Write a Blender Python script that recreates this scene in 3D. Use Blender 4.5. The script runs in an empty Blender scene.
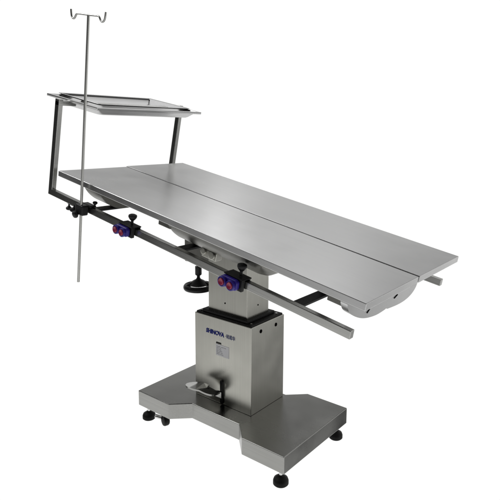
import bpy, bmesh, math, random
from mathutils import Vector, Matrix
random.seed(7)
S = bpy.context.scene
COL = S.collection

# ------------------------------------------------------------------ layout
ZG = 0.165                       # lifts everything so that the floor is z = 0
TH = 0.18782                     # tilt of the table top, right end down
CT, ST = math.cos(TH), math.sin(TH)
TO = Vector((0.025, -0.3133, 0.6466 + ZG))


def T(u, v, w):
    """table frame (u along, v across, w normal) to world"""
    return Vector((TO.x + u * CT + w * ST, TO.y + v, TO.z - u * ST + w * CT))


TM = Matrix(((CT, 0, ST, TO.x), (0, 1, 0, TO.y), (-ST, 0, CT, TO.z), (0, 0, 0, 1)))
U0, U1 = -0.65, 0.65

# ------------------------------------------------------------------ materials


def nodes(name):
    m = bpy.data.materials.new(name)
    m.use_nodes = True
    nt = m.node_tree
    nt.nodes.clear()
    out = nt.nodes.new('ShaderNodeOutputMaterial')
    b = nt.nodes.new('ShaderNodeBsdfPrincipled')
    nt.links.new(b.outputs[0], out.inputs[0])
    return m, nt, b


def steel(name, col, rough, scale, bump=0.15, var=0.08, tilt=False, smear=0.0, aniso=0.0, grain=(1, 0, 0), wavy=0.18):
    """brushed stainless steel: streaks stretched along one axis, faint handling marks"""
    m, nt, b = nodes(name)
    L = nt.links.new
    tc = nt.nodes.new('ShaderNodeTexCoord')
    mp = nt.nodes.new('ShaderNodeMapping')
    mp.inputs['Scale'].default_value = scale
    if tilt:
        mp0 = nt.nodes.new('ShaderNodeMapping')
        mp0.inputs['Rotation'].default_value = (0, -TH, 0)
        L(tc.outputs['Object'], mp0.inputs[0])
        L(mp0.outputs[0], mp.inputs[0])
    else:
        L(tc.outputs['Object'], mp.inputs[0])
    n = nt.nodes.new('ShaderNodeTexNoise')
    n.inputs['Scale'].default_value = 1.0
    n.inputs['Detail'].default_value = 4.0
    L(mp.outputs[0], n.inputs[0])
    n2 = nt.nodes.new('ShaderNodeTexNoise')
    n2.inputs['Scale'].default_value = 5.0
    n2.inputs['Detail'].default_value = 5.0
    L(tc.outputs['Object'], n2.inputs[0])
    mr = nt.nodes.new('ShaderNodeMapRange')
    mr.inputs['From Min'].default_value = 0.3
    mr.inputs['From Max'].default_value = 0.7
    mr.inputs['To Min'].default_value = 1 - var
    mr.inputs['To Max'].default_value = 1 + var
    L(n.outputs[0], mr.inputs[0])
    mx = nt.nodes.new('ShaderNodeMix')
    mx.data_type = 'RGBA'
    mx.blend_type = 'MULTIPLY'
    mx.inputs['Factor'].default_value = 1.0
    mx.inputs[6].default_value = (*col, 1)
    L(mr.outputs[0], mx.inputs[7])
    L(mx.outputs[2], b.inputs['Base Color'])
    r1 = nt.nodes.new('ShaderNodeMapRange')
    r1.inputs['From Min'].default_value = 0.3
    r1.inputs['From Max'].default_value = 0.7
    r1.inputs['To Min'].default_value = rough - 0.04 - smear
    r1.inputs['To Max'].default_value = rough + 0.04 + smear
    L(n2.outputs[0], r1.inputs[0])
    L(r1.outputs[0], b.inputs['Roughness'])
    b.inputs['Metallic'].default_value = 1.0
    bp = nt.nodes.new('ShaderNodeBump')
    bp.inputs['Strength'].default_value = bump
    bp.inputs['Distance'].default_value = 0.0006
    L(n.outputs[0], bp.inputs['Height'])
    # slight waviness of the folded sheet
    n3 = nt.nodes.new('ShaderNodeTexNoise')
    n3.inputs['Scale'].default_value = 6.0
    n3.inputs['Detail'].default_value = 1.0
    L(tc.outputs['Object'], n3.inputs[0])
    bw = nt.nodes.new('ShaderNodeBump')
    bw.inputs['Strength'].default_value = wavy
    bw.inputs['Distance'].default_value = 0.004
    L(n3.outputs[0], bw.inputs['Height'])
    L(bp.outputs[0], bw.inputs['Normal'])
    L(bw.outputs[0], b.inputs['Normal'])
    if aniso:
        b.inputs['Anisotropic'].default_value = aniso
        b.inputs['Anisotropic Rotation'].default_value = 0.25
        g = nt.nodes.new('ShaderNodeCombineXYZ')
        for i in range(3):
            g.inputs[i].default_value = grain[i]
        L(g.outputs[0], b.inputs['Tangent'])
    return m


def plain(name, col, rough=0.45, metal=0.0, spec=0.5, noise=0.15, scale=60):
    m, nt, b = nodes(name)
    L = nt.links.new
    tc = nt.nodes.new('ShaderNodeTexCoord')
    n = nt.nodes.new('ShaderNodeTexNoise')
    n.inputs['Scale'].default_value = scale
    n.inputs['Detail'].default_value = 4
    L(tc.outputs['Object'], n.inputs[0])
    mr = nt.nodes.new('ShaderNodeMapRange')
    mr.inputs['To Min'].default_value = 1 - noise
    mr.inputs['To Max'].default_value = 1 + noise
    L(n.outputs[0], mr.inputs[0])
    mx = nt.nodes.new('ShaderNodeMix')
    mx.data_type = 'RGBA'
    mx.blend_type = 'MULTIPLY'
    mx.inputs['Factor'].default_value = 1.0
    mx.inputs[6].default_value = (*col, 1)
    L(mr.outputs[0], mx.inputs[7])
    L(mx.outputs[2], b.inputs['Base Color'])
    b.inputs['Roughness'].default_value = rough
    b.inputs['Metallic'].default_value = metal
    b.inputs['Specular IOR Level'].default_value = spec
    return m


STC = (0.385, 0.385, 0.372)
STB = (0.325, 0.325, 0.312)
M_TOP = steel('brushed_steel_top', (0.56, 0.56, 0.56), 0.33, (3, 420, 420), 0.05, 0.035, tilt=True, smear=0.02, aniso=0.4, grain=(CT, 0.02, -ST))
M_TUBE = steel('steel_tube', STC, 0.24, (4, 300, 300), 0.10, 0.06, tilt=True)
M_LEG = steel('steel_upright', STC, 0.24, (300, 300, 4), 0.10, 0.06)
M_BASE = steel('brushed_steel_base', STB, 0.25, (4, 320, 320), 0.05, 0.05, smear=0.02)
M_COL = steel('brushed_steel_column', (0.44, 0.436, 0.398), 0.33, (320, 320, 3), 0.12, 0.045, smear=0.02)
M_HOUS = steel('shade_darkened_steel', (0.175, 0.173, 0.160), 0.40, (60, 60, 60), 0.10, 0.06)  # colour darkened to stand in for shade under the table top
M_TRAY = steel('polished_steel_tray', (0.52, 0.52, 0.52), 0.30, (120, 3, 120), 0.02, 0.04, tilt=True)
M_CHROME = steel('bright_steel', (0.62, 0.62, 0.61), 0.16, (80, 80, 80), 0.05, 0.03)
M_POLE = steel('satin_steel_pole', (0.50, 0.50, 0.48), 0.36, (200, 200, 8), 0.05, 0.04)
M_BLACK = plain('black_plastic', (0.007, 0.007, 0.008), 0.45, noise=0.25, scale=90, spec=0.3)
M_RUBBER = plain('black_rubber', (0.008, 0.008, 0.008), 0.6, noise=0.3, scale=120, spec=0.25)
M_PAINT = plain('black_painted_steel', (0.006, 0.006, 0.007), 0.5, noise=0.25, scale=70, spec=0.25)
M_BLUE = plain('blue_plastic', (0.035, 0.020, 0.27), 0.35, noise=0.2, scale=80, spec=0.4)
M_RED = plain('red_plastic', (0.33, 0.030, 0.075), 0.3, noise=0.15, scale=80, spec=0.4)
M_INKB = plain('blue_ink', (0.012, 0.022, 0.20), 0.5, spec=0.2)
M_INKL = plain('pale_blue_ink', (0.10, 0.115, 0.26), 0.5, spec=0.2)
M_INKK = plain('black_ink', (0.02, 0.02, 0.02), 0.5, spec=0.2)
M_INKG = plain('grey_ink', (0.22, 0.22, 0.23), 0.6, spec=0.2)
M_LABEL = plain('label_paper', (0.72, 0.72, 0.74), 0.5, noise=0.05, spec=0.2)
M_HOLE = plain('dark_hole', (0.004, 0.004, 0.004), 0.8, spec=0.0)

# ------------------------------------------------------------------ mesh helpers


def link(name, bm, mat, parent=None, smooth=False, bevel=0.0, seg=2):
    bmesh.ops.recalc_face_normals(bm, faces=bm.faces)
    me = bpy.data.meshes.new(name)
    bm.to_mesh(me)
    bm.free()
    me.materials.append(mat)
    o = bpy.data.objects.new(name, me)
    COL.objects.link(o)
    if parent is not None:
        o.parent = parent
    if smooth:
        for p in me.polygons:
            p.use_smooth = True
        try:
            me.set_sharp_from_angle(angle=math.radians(40))
        except Exception:
            pass
    if bevel > 0:
        b = o.modifiers.new('edge', 'BEVEL')
        b.width = bevel
        b.segments = seg
        b.limit_method = 'ANGLE'
        b.angle_limit = math.radians(35)
        b.harden_normals = False
    return o


def box(bm, lo, hi, f=None):
    f = f or (lambda *a: Vector(a))
    vs = [bm.verts.new(f(x, y, z)) for x in (lo[0], hi[0]) for y in (lo[1], hi[1]) for z in (lo[2], hi[2])]
    for q in ((0, 1, 3, 2), (4, 6, 7, 5), (0, 4, 5, 1), (2, 3, 7, 6), (0, 2, 6, 4), (1, 5, 7, 3)):
        bm.faces.new([vs[i] for i in q])
    return vs


def prism(bm, pts, h0, h1, f):
    """pts: 2-D polygon; f(a, b, h) -> Vector"""
    a = [bm.verts.new(f(p[0], p[1], h0)) for p in pts]
    b = [bm.verts.new(f(p[0], p[1], h1)) for p in pts]
    n = len(pts)
    bm.faces.new(a[::-1])
    bm.faces.new(b)
    for i in range(n):
        bm.faces.new((a[i], a[(i + 1) % n], b[(i + 1) % n], b[i]))


def lathe(bm, prof, origin, axis, n=32):
    """prof: list of (radius, height) along axis from origin"""
    axis = Vector(axis).normalized()
    t = Vector((1, 0, 0)) if abs(axis.x) < 0.8 else Vector((0, 1, 0))
    e1 = axis.cross(t).normalized()
    e2 = axis.cross(e1)
    o = Vector(origin)
    rings = []
    for r, h in prof:
        if r < 1e-6:
            rings.append([bm.verts.new(o + axis * h)])
        else:
            rings.append([bm.verts.new(o + axis * h + (e1 * math.cos(2 * math.pi * k / n) + e2 * math.sin(2 * math.pi * k / n)) * r) for k in range(n)])
    for A, B in zip(rings, rings[1:]):
        if len(A) == 1 and len(B) == 1:
            continue
        for k in range(n):
            k2 = (k + 1) % n
            if len(A) == 1:
                bm.faces.new((A[0], B[k], B[k2]))
            elif len(B) == 1:
                bm.faces.new((A[k], A[k2], B[0]))
            else:
                bm.faces.new((A[k], A[k2], B[k2], B[k]))
    for R in (rings[0], rings[-1]):
        if len(R) > 1:
            bm.faces.new(R)


def tube(bm, pts, r, n=14):
    """round bar along a poly-line, capped"""
    pts = [Vector(p) for p in pts]
    prev = None
    rings = []
    for i, p in enumerate(pts):
        d = (pts[min(i + 1, len(pts) - 1)] - pts[max(i - 1, 0)]).normalized()
        if prev is None:
            t = Vector((0, 1, 0)) if abs(d.y) < 0.8 else Vector((1, 0, 0))
            e1 = d.cross(t).normalized()
        else:
            e1 = (prev - d * prev.dot(d)).normalized()
        prev = e1
        e2 = d.cross(e1)
        rings.append([bm.verts.new(p + (e1 * math.cos(2 * math.pi * k / n) + e2 * math.sin(2 * math.pi * k / n)) * r) for k in range(n)])
    for A, B in zip(rings, rings[1:]):
        for k in range(n):
            bm.faces.new((A[k], A[(k + 1) % n], B[(k + 1) % n], B[k]))
    bm.faces.new(rings[0])
    bm.faces.new(rings[-1])


def spline(P, k=8):
    """Catmull-Rom through the points"""
    P = [Vector(p) for p in P]
    Q = [P[0] * 2 - P[1]] + P + [P[-1] * 2 - P[-2]]
    out = []
    for i in range(1, len(Q) - 2):
        a, b, c, d = Q[i - 1:i + 3]
        for s in range(k):
            t = s / k
            out.append(0.5 * ((2 * b) + (c - a) * t + (2 * a - 5 * b + 4 * c - d) * t * t + (3 * b - a - 3 * c + d) * t ** 3))
    out.append(P[-1])
    return out


def thing(name, label, cat, loc=(0, 0, 0), group=None):
    o = bpy.data.objects.new(name, None)
    o.empty_display_size = 0.05
    COL.objects.link(o)
    o.location = loc
    o['label'] = label
    o['category'] = cat
    if group:
        o['group'] = group
    return o


W = lambda x, y, z: Vector((x, y, z))

# ------------------------------------------------------------------ the operating table
table = thing('operating_table', 'stainless steel veterinary operating table with split tilted top on a central lifting column', 'operating table', (0, 0, 0))

# base: butterfly-shaped sheet metal box
ZB, ZB0 = -0.0525 + ZG, -0.1103 + ZG
XF, YA, XE, YC, XD = 0.3409, 0.1889, 0.1727, 0.1322, 0.1119
base_poly = [(-XF, -YA), (-XE, -YA), (-XD, -YC), (XD, -YC), (XE, -YA), (XF, -YA), (XF, YA), (XE, YA), (XD, YC), (-XD, YC), (-XE, YA), (-XF, YA)]
bm = bmesh.new()
prism(bm, base_poly, ZB0, ZB, lambda a, b, h: Vector((a, b, h)))
base = link('base', bm, M_BASE, table, bevel=0.0022, seg=3)

# levelling feet
for sx, sy in ((1, -1), (1, 1), (-1, -1), (-1, 1)):
    fx, fy = 0.312 * sx, 0.164 * sy
    bm = bmesh.new()
    lathe(bm, [(0.0215, 0.0), (0.0245, 0.003), (0.0245, 0.013), (0.022, 0.020), (0.013, 0.026), (0.008, 0.028), (0.008, 0.031)], (fx, fy, 0), (0, 0, 1))
    ft = link('foot', bm, M_RUBBER, table, smooth=True)
    bm = bmesh.new()
    lathe(bm, [(0.006, 0.029), (0.006, ZB0 + 0.001)], (fx, fy, 0), (0, 0, 1), 16)
    link('stem', bm, M_CHROME, ft, smooth=True)
# small transport castors behind the front edge of the left lobe
for cx_, cy_ in ((-0.226, -0.159), (-0.226, 0.159)):
    bm = bmesh.new()
    lathe(bm, [(0.010, -0.012), (0.019, -0.010), (0.0215, -0.006), (0.0215, 0.006), (0.019, 0.010), (0.010, 0.012)], (cx_, cy_, 0.0215), (0.35, 1, 0))
    cs = link('caster', bm, M_RUBBER, table, smooth=True)
    bm = bmesh.new()
    box(bm, (cx_ - 0.012, cy_ - 0.012, 0.040), (cx_ + 0.012, cy_ + 0.012, ZB0 + 0.001))
    tube(bm, [(cx_ - 0.040, cy_ - 0.012, 0.028), (cx_ - 0.010, cy_ - 0.006, 0.028)], 0.0075)
    link('axle_bracket', bm, M_CHROME, cs, bevel=0.001)

# outer column
KX, KY, CH, CD, ZC = -0.0228, 0.0233, 0.1342, 0.0926, 0.2628 + ZG
X0, X1, Y0, Y1 = KX - CH, KX + CH, KY - CD, KY + CD
bm = bmesh.new()
# four walls with an open rim (thickness 6 mm)
t_ = 0.006
outer = [(X0, Y0), (X1, Y0), (X1, Y1), (X0, Y1)]
inner = [(X0 + t_, Y0 + t_), (X1 - t_, Y0 + t_), (X1 - t_, Y1 - t_), (X0 + t_, Y1 - t_)]
ob = [bm.verts.new((x, y, ZB + 0.0005)) for x, y in outer]
ot = [bm.verts.new((x, y, ZC)) for x, y in outer]
it = [bm.verts.new((x, y, ZC)) for x, y in inner]
ib = [bm.verts.new((x, y, ZC - 0.05)) for x, y in inner]
for i in range(4):
    j = (i + 1) % 4
    bm.faces.new((ob[i], ob[j], ot[j], ot[i]))
    bm.faces.new((ot[i], ot[j], it[j], it[i]))
    bm.faces.new((it[i], it[j], ib[j], ib[i]))
bm.faces.new(ob)
bm.faces.new(ib)
column = link('column', bm, M_COL, table, bevel=0.0015, seg=2)
# black seal that fills the mouth of the column
bm = bmesh.new()
box(bm, (X0 + 0.004, Y0 + 0.004, ZC - 0.03), (X1 - 0.004, Y1 - 0.004, ZC + 0.006))
box(bm, (-0.128, -0.060, ZC + 0.006), (0.086, 0.092, ZC + 0.016))
seal = link('column_seal', bm, M_RUBBER, table, bevel=0.002)
# screws on the seal
for px, py in ((0.096, -0.052), (0.096, 0.09), (-0.14, -0.052)):
    bm = bmesh.new()
    lathe(bm, [(0.004, 0), (0.004, 0.002), (0.0, 0.003)], (px, py, ZC + 0.006), (0, 0, 1), 12)
    link('screw', bm, M_CHROME, seal, smooth=True)
# round screw holes in the right face
for hy in (-0.018, 0.067):
    bm = bmesh.new()
    lathe(bm, [(0.0, 0.0), (0.0068, 0.0), (0.0068, 0.0012), (0.0, 0.0012)], (X1 - 0.0004, hy, 0.2375 + ZG), (1, 0, 0), 20)
    link('screw_hole', bm, M_HOLE, column)

# writing on the front face of the column


def text(name, body, size, mat, origin, parent, shear=0.0, bold=0.0, width=None):
    cu = bpy.data.curves.new(name, 'FONT')
    cu.body = body
    cu.size = size
    cu.shear = shear
    cu.offset = bold
    cu.extrude = 0.0003
    tmp = bpy.data.objects.new(name + '_tmp', cu)
    COL.objects.link(tmp)
    dg = bpy.context.evaluated_depsgraph_get()
    me = bpy.data.meshes.new_from_object(tmp.evaluated_get(dg))
    bpy.data.objects.remove(tmp)
    bpy.data.curves.remove(cu)
    xs = [v.co.x for v in me.vertices]
    k = 1.0 if not width else width / (max(xs) - min(xs))
    x0 = min(xs)
    for v in me.vertices:
        x, y, z = v.co
        v.co = Vector((origin[0] + (x - x0) * k, origin[1] - z - 0.0006, origin[2] + y))
    me.materials.clear()
    me.materials.append(mat)
    o = bpy.data.objects.new(name, me)
    COL.objects.link(o)
    o.parent = parent
    return o


text('name_lettering', 'SHINOVA', 0.0215, M_INKB, (-0.1005, Y0, 0.2005 + ZG), column, shear=0.12, bold=0.0009, width=0.087)
text('chinese_lettering', '\u00b7\u8baf\u8bfa\u534e', 0.0165, M_INKL, (-0.0065, Y0, 0.2005 + ZG), column, bold=0.0002, width=0.045)
# paper specification label
bm = bmesh.new()
box(bm, (-0.052, Y0 - 0.0008, 0.1265 + ZG), (0.010, Y0 + 0.001, 0.1685 + ZG))
lab = link('specification_label', bm, M_LABEL, column)
text('label_heading', 'SHINOVA', 0.0075, M_INKK, (-0.051, Y0 - 0.0004, 0.1705 + ZG), lab, shear=0.1, bold=0.0004, width=0.024)
bm = bmesh.new()
for k in range(6):
    zz = 0.160 + ZG - k * 0.0055
    xx = -0.049
    for a in range(random.choice((2, 3))):
        ln = random.uniform(0.007, 0.02)
        if xx + ln > 0.007:
            break
        box(bm, (xx, Y0 - 0.0013, zz), (xx + ln, Y0 - 0.0007, zz + 0.0009))
        xx += ln + 0.003
link('label_print', bm, M_INKG, lab)

# foot pedal and its guide
bm = bmesh.new()
gx = -0.0225
pts = []
for k in range(13):
    a = math.pi * k / 12
    pts.append((gx + 0.0062 * math.cos(a), 0.034 + 0.0062 * math.sin(a)))
for k in range(13):
    a = math.pi + math.pi * k / 12
    pts.append((gx + 0.0062 * math.cos(a), -0.0435 + 0.0062 * math.sin(a)))
prism(bm, pts, Y0 - 0.006, Y0 + 0.001, lambda a, b, h: Vector((a, h, b + ZG)))
link('pedal_guide', bm, M_BLACK, table, bevel=0.001)
# pedal: flattened tread at the end of an arm that leaves the guide towards the front left
PA = Vector((-0.030, Y0 - 0.010, 0.008 + ZG))
bm = bmesh.new()
outline = [(-0.148, -0.128), (-0.140, -0.116), (-0.118, -0.104), (-0.090, -0.098), (-0.066, -0.099), (-0.058, -0.107), (-0.060, -0.117), (-0.044, -0.104), (-0.026, -0.083),
           (-0.020, -0.083), (-0.022, -0.112), (-0.040, -0.131), (-0.062, -0.146), (-0.090, -0.155), (-0.118, -0.153), (-0.140, -0.142)]
sm = spline([Vector((x if x > -0.03 else x + 0.006, y, 0)) for x, y in outline + outline[:1]], 5)[:-1]


def pedz(x, y):
    return 0.021 + ZG - 0.009 * max(0.0, min(1.0, (-0.10 - x) / 0.05)) - 0.012 * max(0.0, (x + 0.06) / 0.024)


n = len(sm)
va = [bm.verts.new((p.x, p.y, pedz(p.x, p.y))) for p in sm]
vb = [bm.verts.new((p.x, p.y, pedz(p.x, p.y) - 0.006)) for p in sm]
bm.faces.new(va)
bm.faces.new(vb[::-1])
for i in range(n):
    bm.faces.new((va[i], vb[i], vb[(i + 1) % n], va[(i + 1) % n]))
bmesh.ops.triangulate(bm, faces=[f for f in bm.faces if len(f.verts) > 4])
pedal = link('foot_pedal', bm, M_BASE, table)
bm = bmesh.new()
A_ = [(-0.075, -0.126, 0.017), (-0.019, Y0 - 0.008, -0.001)]
d_ = (Vector(A_[1]) - Vector(A_[0])).normalized()
s_ = d_.cross(Vector((0, 0, 1))).normalized() * 0.004
rr_ = []
for p_, hh in ((A_[0], 0.006), (A_[1], 0.024)):
    p_ = Vector(p_) + Vector((0, 0, ZG))
    rr_.append([bm.verts.new(p_ + s_), bm.verts.new(p_ - s_), bm.verts.new(p_ - s_ - Vector((0, 0, hh))), bm.verts.new(p_ + s_ - Vector((0, 0, hh)))])
bm.faces.new(rr_[0])
bm.faces.new(rr_[1])
for i in range(4):
    bm.faces.new((rr_[0][i], rr_[0][(i + 1) % 4], rr_[1][(i + 1) % 4], rr_[1][i]))
link('arm', bm, M_BASE, pedal, bevel=0.001)

# inner lifting column
bm = bmesh.new()
box(bm, (-0.111, -0.0455, ZC + 0.004), (0.071, 0.0755, 0.56 + ZG))
lift = link('lifting_column', bm, M_COL, table, bevel=0.002, seg=2)
for (x, y, z, nx) in ((-0.030, -0.0455, 0.315, 0), (0.071, 0.015, 0.315, 1)):
    bm = bmesh.new()
    lathe(bm, [(0.0, 0.0), (0.0028, 0.0), (0.0028, 0.0010), (0.0, 0.0010)], (x, y, z + ZG), (1, 0, 0) if nx else (0, -1, 0), 14)
    link('screw', bm, M_HOLE, lift)

# ---- table top panels
TT = 0.0205


def panel(v0, v1, ua, ub):
    bm = bmesh.new()
    # pressed tray: top sheet with turned down skirts
    box(bm, (ua, v0, -TT), (ub, v1, 0.0), T)
    return link('table_panel', bm, M_TOP, table, bevel=0.0018, seg=3)


panel(0.0, 0.3050, U0, U1)
panel(0.3135, 0.6290, U0 - 0.011, U1)
# dark strip added under the gap to stand for its shaded inside
bm = bmesh.new()
box(bm, (U0 + 0.015, 0.290, -TT - 0.012), (U1 - 0.012, 0.329, -TT - 0.001), T)
link('gap_shade_strip', bm, M_PAINT, table)

# ---- shaped carriers under the panels (profile across, extruded along)


def carrier(name, prof, us, mat, parent=table):
    """us: list of (u, depth factor)"""
    bm = bmesh.new()
    P = spline([Vector((v, w, 0)) for v, w in prof], 4)
    P = [(p.x, p.y) for p in P]
    rings = []
    for u, k in us:
        rings.append([bm.verts.new(T(u, v, -TT + (w + TT) * k)) for v, w in P])
    for A, B in zip(rings, rings[1:]):
        for i in range(len(P) - 1):
            bm.faces.new((A[i], A[i + 1], B[i + 1], B[i]))
        bm.faces.new((A[-1], A[0], B[0], B[-1]))
    bm.faces.new(rings[0])
    bm.faces.new(rings[-1])
    return link(name, bm, mat, parent, smooth=True)


PR_MID = [(0.012, -0.021), (0.016, -0.030), (0.035, -0.052), (0.066, -0.074), (0.105, -0.088), (0.15, -0.0885), (0.22, -0.0885), (0.45, -0.0885), (0.52, -0.080), (0.575, -0.055), (0.605, -0.030), (0.61, -0.021)]
PR_R = [(-0.004 + 0.010, -0.021), (0.008, -0.030), (0.028, -0.054), (0.078, -0.080), (0.130, -0.0965), (0.19, -0.105), (0.240, -0.1035), (0.250, -0.101), (0.262, -0.106), (0.345, -0.112), (0.405, -0.106), (0.440, -0.088), (0.452, -0.060), (0.453, -0.021)]
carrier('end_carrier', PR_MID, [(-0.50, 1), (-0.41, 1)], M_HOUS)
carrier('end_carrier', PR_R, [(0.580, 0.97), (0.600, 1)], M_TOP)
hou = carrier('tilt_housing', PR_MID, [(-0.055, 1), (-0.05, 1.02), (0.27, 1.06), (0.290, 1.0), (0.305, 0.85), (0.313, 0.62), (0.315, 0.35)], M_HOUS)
# slots in the right hand end carrier
for (va, wa), (vb, wb) in (((0.127, -0.081), (0.138, -0.072)), ((0.290, -0.081), (0.308, -0.074))):
    bm = bmesh.new()
    a = T(0.6003, va, wa)
    b = T(0.6003, vb, wb)
    tube(bm, [a, b], 0.0019, 8)
    link('slot', bm, M_HOLE, [o for o in table.children if o.name.startswith('end_carrier')][1])
# long dark slot and the bright worm bracket on the tilt housing
bm = bmesh.new()
box(bm, (0.120, 0.020, -0.034), (0.262, 0.045, -0.0265), T)
link('slot', bm, M_HOLE, hou)
bm = bmesh.new()
box(bm, (0.055, 0.062, -0.100), (0.115, 0.09, -0.074), T)
tube(bm, [T(0.062, 0.058, -0.082), T(0.062, 0.09, -0.082)], 0.011)
tube(bm, [T(0.098, 0.058, -0.085), T(0.098, 0.09, -0.085)], 0.013)
link('worm_bracket', bm, M_COL, table, bevel=0.002)
# block at the column head that carries the tilt spindle
bm = bmesh.new()
box(bm, (-0.246, -0.035, 0.432 + ZG), (-0.112, 0.06, 0.565 + ZG))
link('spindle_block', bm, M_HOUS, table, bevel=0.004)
# tilt hand wheel
HX, HY, HZ = -0.212, 0.004, 0.330 + ZG
bm = bmesh.new()
R_ = 0.0575
rim = []
for k in range(48):
    a = 2 * math.pi * k / 48
    ring = []
    for j in range(12):
        b = 2 * math.pi * j / 12
        rad = R_ - 0.0085 + 0.0085 * math.cos(b)
        ring.append(bm.verts.new((HX + rad * math.cos(a), HY + rad * math.sin(a), HZ + 0.0112 * math.sin(b))))
    rim.append(ring)
for k in range(48):
    A, B = rim[k], rim[(k + 1) % 48]
    for j in range(12):
        bm.faces.new((A[j], A[(j + 1) % 12], B[(j + 1) % 12], B[j]))
hw = link('hand_wheel', bm, M_BLACK, table, smooth=True)
bm = bmesh.new()
lathe(bm, [(0.0, 0.008), (0.036, 0.008), (0.038, 0.011), (0.023, 0.023), (0.010, 0.030), (0.0060, 0.036), (0.0060, 0.044), (0.0105, 0.046), (0.0125, 0.049), (0.0125, 0.080), (0.0, 0.080)], (HX, HY, HZ), (0, 0, 1), 24)
hub = link('hub', bm, M_BLACK, hw, smooth=True)
for ang in (136, 32, 240):
    a = math.radians(ang)
    d = Vector((math.cos(a), math.sin(a), 0))
    bm = bmesh.new()
    tube(bm, [Vector((HX, HY, HZ + 0.018)) + d * 0.012, Vector((HX, HY, HZ + 0.013)) + d * 0.028, Vector((HX, HY, HZ + 0.003)) + d * 0.048], 0.0075, 10)
    link('spoke', bm, M_BLACK, hw, smooth=True)
bm = bmesh.new()
tube(bm, [(HX, HY, HZ + 0.079), (HX, HY, 0.45 + ZG)], 0.0065)
link('spindle', bm, M_CHROME, hw, smooth=True)

# ---- accessory rails with turned up ends
RW, RH = -0.0876, 0.0228
RT = 0.018
LEAN = 0.011


def rail(v0, v1, u_end):
    bm = bmesh.new()
    ua = U0 - 0.0761
    wt = 0.2560
    # mitred L: profile swept along rail then up the leg
    top_h = wt
    lw = 0.0245
    prof = [  # outline in (u, w): outer corner at rail's left end
        (u_end, RW), (u_end, RW - RH), (ua, RW - RH), (ua + LEAN, top_h), (ua + LEAN + lw, top_h), (ua + lw, RW)]
    prism(bm, prof, v0, v1, lambda a, b, h: T(a, h, b))
    return link('accessory_rail', bm, M_TUBE, table, bevel=0.0016, seg=2)


rail(0.0094, 0.0094 + RT, 0.622)
rail(0.6195 - RT, 0.6195, 0.622)
# brackets that hold the rails
for uc in (-0.443, -0.003, 0.449):
    for va, vb in ((0.020, 0.20), (0.43, 0.609)):
        bm = bmesh.new()
        box(bm, (uc - 0.0155, va, RW - 0.0085), (uc + 0.0155, vb, RW - 0.001), T)
        link('rail_bracket', bm, M_PAINT, table, bevel=0.001)
        bm = bmesh.new()
        box(bm, (uc - 0.0155, vb - 0.035 if va < 0.3 else va, RW - 0.001), (uc + 0.0155, vb if va < 0.3 else va + 0.035, -0.0215), T)
        link('bracket_foot', bm, M_PAINT, [o for o in table.children if o.name.startswith('rail_bracket')][-1])
# rubber-ended stop blocks under the front panel
for ua, ub in ((-0.108, -0.052), (0.534, 0.578)):
    bm = bmesh.new()
    box(bm, (ua, 0.020, -0.043), (ub, 0.062, -0.0208), T)
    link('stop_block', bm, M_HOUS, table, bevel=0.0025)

# ---- tray frame on top of the turned up rail ends
bm = bmesh.new()
WA = 0.2565


def rrect(u0, u1, v0, v1, r, k=6):
    out = []
    for cu, cv, a0 in ((u1 - r, v1 - r, 0), (u0 + r, v1 - r, 90), (u0 + r, v0 + r, 180), (u1 - r, v0 + r, 270)):
        for s in range(k + 1):
            a = math.radians(a0 + 90 * s / k)
            out.append((cu + r * math.cos(a), cv + r * math.sin(a)))
    return out


def loft(bm, loops, close_last=False, f=T):
    rings = [[bm.verts.new(f(u, v, w)) for u, v in L_] for L_, w in loops]
    for A, B in zip(rings, rings[1:]):
        n = len(A)
        for i in range(n):
            bm.faces.new((A[i], A[(i + 1) % n], B[(i + 1) % n], B[i]))
    if close_last:
        bm.faces.new(rings[-1])
    return rings


loft(bm, [(rrect(-0.842, -0.514, 0.050, 0.560, 0.002), WA - 0.0085), (rrect(-0.842, -0.514, 0.050, 0.560, 0.002), WA), (rrect(-0.830, -0.528, 0.064, 0.548, 0.006), WA),
          (rrect(-0.828, -0.530, 0.066, 0.546, 0.008), WA - 0.004), (rrect(-0.812, -0.548, 0.084, 0.528, 0.018), WA - 0.026), (rrect(-0.808, -0.553, 0.089, 0.523, 0.020), WA - 0.0295)])
fr = link('tray_frame', bm, M_TRAY, table, smooth=True)
sol = fr.modifiers.new('sheet', 'SOLIDIFY')
sol.thickness = 0.0015
sol.offset = -1
bm = bmesh.new()
box(bm, (-0.7150, 0.0094, WA - 0.024), (-0.691, 0.6195, WA - 0.0087), T)
link('cross_bar', bm, M_TUBE, table, bevel=0.0014)

# ------------------------------------------------------------------ instrument tray
tl = T(-0.71, 0.33, WA)
tray = thing('instrument_tray', 'shallow polished steel tray lying in the raised frame above the table', 'tray', tl)
bm = bmesh.new()
WR = WA + 0.0050


loft(bm, [(rrect(-0.850, -0.577, 0.100, 0.556, 0.010), WR), (rrect(-0.844, -0.583, 0.106, 0.550, 0.010), WR), (rrect(-0.842, -0.585, 0.108, 0.542, 0.012), WR - 0.002),
          (rrect(-0.829, -0.600, 0.122, 0.524, 0.018), WR - 0.024), (rrect(-0.822, -0.607, 0.129, 0.517, 0.020), WR - 0.0275)], True, lambda *a: T(*a) - tl)
pan = link('pan', bm, M_TRAY, tray, smooth=True)
sol = pan.modifiers.new('sheet', 'SOLIDIFY')
sol.thickness = 0.0012
sol.offset = -1

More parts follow.
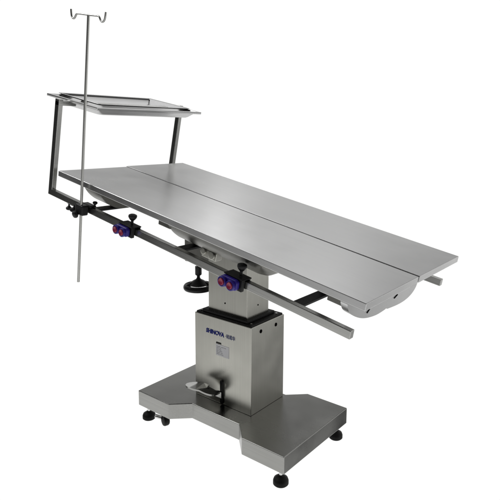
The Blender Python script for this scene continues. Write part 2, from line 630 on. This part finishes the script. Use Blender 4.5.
bm = bmesh.new()
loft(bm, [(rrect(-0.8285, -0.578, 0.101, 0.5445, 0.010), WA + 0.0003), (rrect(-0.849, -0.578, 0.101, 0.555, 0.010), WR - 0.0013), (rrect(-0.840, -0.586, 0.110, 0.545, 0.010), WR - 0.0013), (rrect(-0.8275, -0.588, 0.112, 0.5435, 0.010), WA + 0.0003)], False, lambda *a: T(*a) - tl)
link('rim_gap_band', bm, M_RUBBER, tray)  # black band standing in for the shadow gap under the lip

# ------------------------------------------------------------------ drip stand (pole with two hooks)


def pole(w):
    return T(-0.478 - 0.0472 * w, -0.0135 - 0.0085 * w, w)


pb = pole(-0.3694)
stand = thing('drip_stand', 'thin tall steel drip pole with two hooks, clamped to the front rail', 'drip stand', pb)
bm = bmesh.new()
tube(bm, [pole(-0.3694) - pb, pole(0.0) - pb, pole(0.5575) - pb], 0.0048, 16)
link('pole', bm, M_POLE, stand, smooth=True)
VT = -0.0135 - 0.0085 * 0.559
hookL = [(-0.5055, 0.5585), (-0.545, 0.5585), (-0.5665, 0.5580), (-0.5745, 0.5535), (-0.580, 0.5455), (-0.588, 0.5410), (-0.597, 0.5450), (-0.602, 0.5540), (-0.606, 0.5700)]
hookR = [(-0.5045, 0.5585), (-0.470, 0.5590), (-0.451, 0.5590), (-0.443, 0.5550), (-0.437, 0.5475), (-0.428, 0.5430), (-0.419, 0.5470), (-0.4145, 0.5560), (-0.4125, 0.5740)]
for h in (hookL, hookR):
    bm = bmesh.new()
    tube(bm, [p - pb for p in spline([T(u, VT, w) for u, w in h], 6)], 0.0032, 12)
    link('hook', bm, M_LEG, stand, smooth=True)

# ------------------------------------------------------------------ clamp that holds the drip pole
pc = T(-0.478, 0.0, -0.10)
pcl = thing('pole_clamp', 'black plastic clamp with small round knobs gripping the drip pole on the front rail', 'clamp', pc)
bm = bmesh.new()
box(bm, (-0.500, -0.021, -0.117), (-0.456, 0.006, -0.080), lambda *a: T(*a) - pc)
link('clamp_body', bm, M_BLACK, pcl, bevel=0.005, seg=3)
bm = bmesh.new()
box(bm, (-0.498, 0.006, RW + 0.0005), (-0.446, 0.030, RW + 0.008), lambda *a: T(*a) - pc)
link('jaw', bm, M_BLACK, pcl, bevel=0.003)
wn = (TM.to_3x3() @ Vector((0, 0, 1)))
un = (TM.to_3x3() @ Vector((1, 0, 0)))


def knob(parent, org, p, axis, s, mat=M_BLACK, stem=0.02, nm='knob'):
    bm = bmesh.new()
    lathe(bm, [(0.0, 0), (0.006 * s, 0.0005 * s), (0.0095 * s, 0.002 * s), (0.0115 * s, 0.006 * s), (0.011 * s, 0.010 * s), (0.007 * s, 0.0135 * s), (0.0045 * s, 0.017 * s), (0.0035 * s, 0.017 * s), (0.0035 * s, 0.017 * s + stem)], Vector(p) - org, axis, 20)
    return link(nm, bm, mat, parent, smooth=True)


knob(pcl, pc, T(-0.589, 0.014, -0.136), wn, 0.95, stem=0.012)
knob(pcl, pc, T(-0.549, 0.004, -0.132), (TM.to_3x3() @ Vector((0, 0.3, 1))), 1.1, stem=0.010)
knob(pcl, pc, T(-0.487, -0.034, -0.120), (TM.to_3x3() @ Vector((0, 1, 0.25))), 1.15, stem=0.004)
knob(pcl, pc, T(-0.442, 0.020, -0.062), -wn, 0.75, stem=0.004)
# strap under the rail that carries the two hanging knobs
bm = bmesh.new()
box(bm, (-0.598, 0.012, RW - RH - 0.0035), (-0.50, 0.024, RW - RH - 0.0010), lambda *a: T(*a) - pc)
link('strap', bm, M_BLACK, pcl, bevel=0.002)

# ------------------------------------------------------------------ blue rail clamps


def rail_clamp(uc, label):
    c = T(uc, 0.0, RW - 0.011)
    r = thing('rail_clamp', label, 'clamp', c, 'blue rail clamps with red buttons')
    f = lambda *a: T(uc + a[0], a[1], RW - 0.011 + a[2]) - c
    # black carrier that hooks over the rail
    bm = bmesh.new()
    box(bm, (-0.032, -0.004, -0.020), (0.034, 0.0088, 0.0140), f)
    link('back_plate', bm, M_BLACK, r, bevel=0.002)
    bm = bmesh.new()
    box(bm, (-0.034, -0.008, 0.0145), (0.037, 0.032, 0.0185), f)
    jw = link('jaw', bm, M_BLACK, r, bevel=0.0015)
    bm = bmesh.new()
    box(bm, (-0.030, 0.0285, -0.020), (0.033, 0.0318, 0.0143), f)
    link('hook_plate', bm, M_BLACK, jw)
    # blue body with rounded nose, two collars for the buttons
    bm = bmesh.new()
    pts = rrect(-0.036, 0.026, -0.0175, 0.0135, 0.009, 6)
    prism(bm, pts, -0.018, -0.004, lambda a, b, h: f(a, h, b))
    bd = link('clamp_body', bm, M_BLUE, r, bevel=0.003, seg=3)
    for du, dw in ((-0.0235, -0.003), (0.0085, -0.0035)):
        bm = bmesh.new()
        lathe(bm, [(0.0150, 0.0), (0.0158, 0.003), (0.0152, 0.008), (0.0125, 0.0095), (0.0118, 0.0075), (0.0, 0.0075)], f(du, -0.0175, dw), (TM.to_3x3() @ Vector((0, -1, 0))), 24)
        link('collar', bm, M_BLUE, r, smooth=True)
        bm = bmesh.new()
        lathe(bm, [(0.0100, 0.0), (0.0100, 0.003), (0.0088, 0.0045), (0.0072, 0.0042), (0.0052, 0.0026), (0.0, 0.0022)], f(du, -0.0250, dw), (TM.to_3x3() @ Vector((0, -1, 0))), 24)
        link('button', bm, M_RED, r, smooth=True)
    # clamping knob on top
    bm = bmesh.new()
    lathe(bm, [(0.0045, 0.0), (0.0045, 0.013), (0.008, 0.016), (0.0125, 0.022), (0.0145, 0.0275), (0.0135, 0.032), (0.009, 0.0345), (0.0, 0.035)], f(0.012, 0.012, 0.0205), wn, 20)
    link('knob', bm, M_BLACK, r, smooth=True)
    return r


rail_clamp(-0.2355, 'blue rail clamp with two red buttons nearest the drip pole, seen clear of the column')
rail_clamp(0.247, 'blue rail clamp with red buttons in front of the lifting column')

# ------------------------------------------------------------------ world: bright studio, darker behind and to the left of the camera
wd = bpy.data.worlds.new('World')
S.world = wd
wd.use_nodes = True
nt = wd.node_tree
nt.nodes.clear()
L = nt.links.new
out = nt.nodes.new('ShaderNodeOutputWorld')
bg = nt.nodes.new('ShaderNodeBackground')
L(bg.outputs[0], out.inputs[0])
tc = nt.nodes.new('ShaderNodeTexCoord')


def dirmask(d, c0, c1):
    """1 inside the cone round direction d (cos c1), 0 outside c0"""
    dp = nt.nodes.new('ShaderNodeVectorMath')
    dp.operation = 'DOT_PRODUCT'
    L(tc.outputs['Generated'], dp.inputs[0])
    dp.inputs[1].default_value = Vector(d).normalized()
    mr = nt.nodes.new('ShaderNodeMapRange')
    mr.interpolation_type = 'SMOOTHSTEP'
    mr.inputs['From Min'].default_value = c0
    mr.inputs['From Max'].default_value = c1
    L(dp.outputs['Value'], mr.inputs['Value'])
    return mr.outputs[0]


def comp(i, lo, hi):
    """smooth step of one component of the direction, 0 at lo to 1 at hi"""
    sp = nt.nodes.new('ShaderNodeSeparateXYZ')
    L(tc.outputs['Generated'], sp.inputs[0])
    mr = nt.nodes.new('ShaderNodeMapRange')
    mr.interpolation_type = 'SMOOTHSTEP'
    inv = lo > hi
    mr.inputs['From Min'].default_value = hi if inv else lo
    mr.inputs['From Max'].default_value = lo if inv else hi
    mr.inputs['To Min'].default_value = 1.0 if inv else 0.0
    mr.inputs['To Max'].default_value = 0.0 if inv else 1.0
    L(sp.outputs[i], mr.inputs['Value'])
    return mr.outputs[0]


def mul(a, b):
    n_ = nt.nodes.new('ShaderNodeMath')
    n_.operation = 'MULTIPLY'
    L(a, n_.inputs[0])
    L(b, n_.inputs[1])
    return n_.outputs[0]


def over(prev, mask, val):
    mx = nt.nodes.new('ShaderNodeMix')
    mx.data_type = 'FLOAT'
    L(mask, mx.inputs[0])
    if isinstance(prev, float):
        mx.inputs[2].default_value = prev
    else:
        L(prev, mx.inputs[2])
    mx.inputs[3].default_value = val
    return mx.outputs[0]


# white world light below and around the table, no surface there, dim ceiling, dark room behind the camera
v = over(1.02, comp(2, 0.25, 0.55), 0.08)
v = over(v, mul(comp(2, 0.15, 0.40), comp(0, 0.25, 0.55)), 0.55)  # added fill on the right that lightens the tray's back wall
v = over(v, mul(comp(1, 0.15, -0.15), comp(2, -0.36, -0.20)), 0.03)
v = over(v, dirmask((0.50, 0.77, -0.43), 0.962, 0.988), 0.03)  # unseen dark patch added so right-hand base and column faces reflect dark
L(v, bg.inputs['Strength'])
bg.inputs['Color'].default_value = (1, 1, 0.99, 1)



def softbox(name, loc, aim, sx, sy, power):
    la = bpy.data.lights.new(name, 'AREA')
    la.shape = 'RECTANGLE'
    la.size, la.size_y, la.energy = sx, sy, power
    o = bpy.data.objects.new(name, la)
    COL.objects.link(o)
    o.location = loc
    o.rotation_euler = (Vector(aim) - Vector(loc)).to_track_quat('-Z', 'Y').to_euler()


softbox('overhead_softbox', (-0.8, 0.6, 2.8), (0, 0, 0.8), 3.4, 2.2, 25)        # hung above the table
softbox('strip_lamp', (-1.65, 2.0, 3.1), (0.1, 0, 0.8), 0.25, 1.6, 2.8)           # lamp that draws the streak on the top
softbox('side_softbox', (-2.0, -1.5, 2.8), (0, 0, 0.5), 1.4, 1.0, 30)           # picks out the folded edges

# ------------------------------------------------------------------ camera
cam = bpy.data.cameras.new('Camera')
co = bpy.data.objects.new('Camera', cam)
COL.objects.link(co)
fw = Vector((-0.60335016, 0.78592065, -0.1352676))
rt = Vector((0.79232727, 0.61001219, 0.01013094))
up = Vector((-0.090477, 0.10106371, 0.9907573))
m = Matrix((rt, up, -fw)).transposed().to_4x4()
m.translation = Vector((1.2370225, -1.4230765, 0.9258936 + ZG))
co.matrix_world = m
cam.sensor_width = 36
cam.lens = 545.35 / 500 * 36
cam.shift_x = (250 - 273.033) / 500
cam.shift_y = (203.956 - 250) / 500
cam.clip_start = 0.01
cam.clip_end = 200
S.camera = co

S.render.resolution_x = S.render.resolution_y = 1024
S.view_settings.view_transform = 'Standard'
S.view_settings.look = 'None'
S.view_settings.exposure = 0
S.view_settings.gamma = 1
S.cycles.use_denoising = True
S.cycles.max_bounces = 10
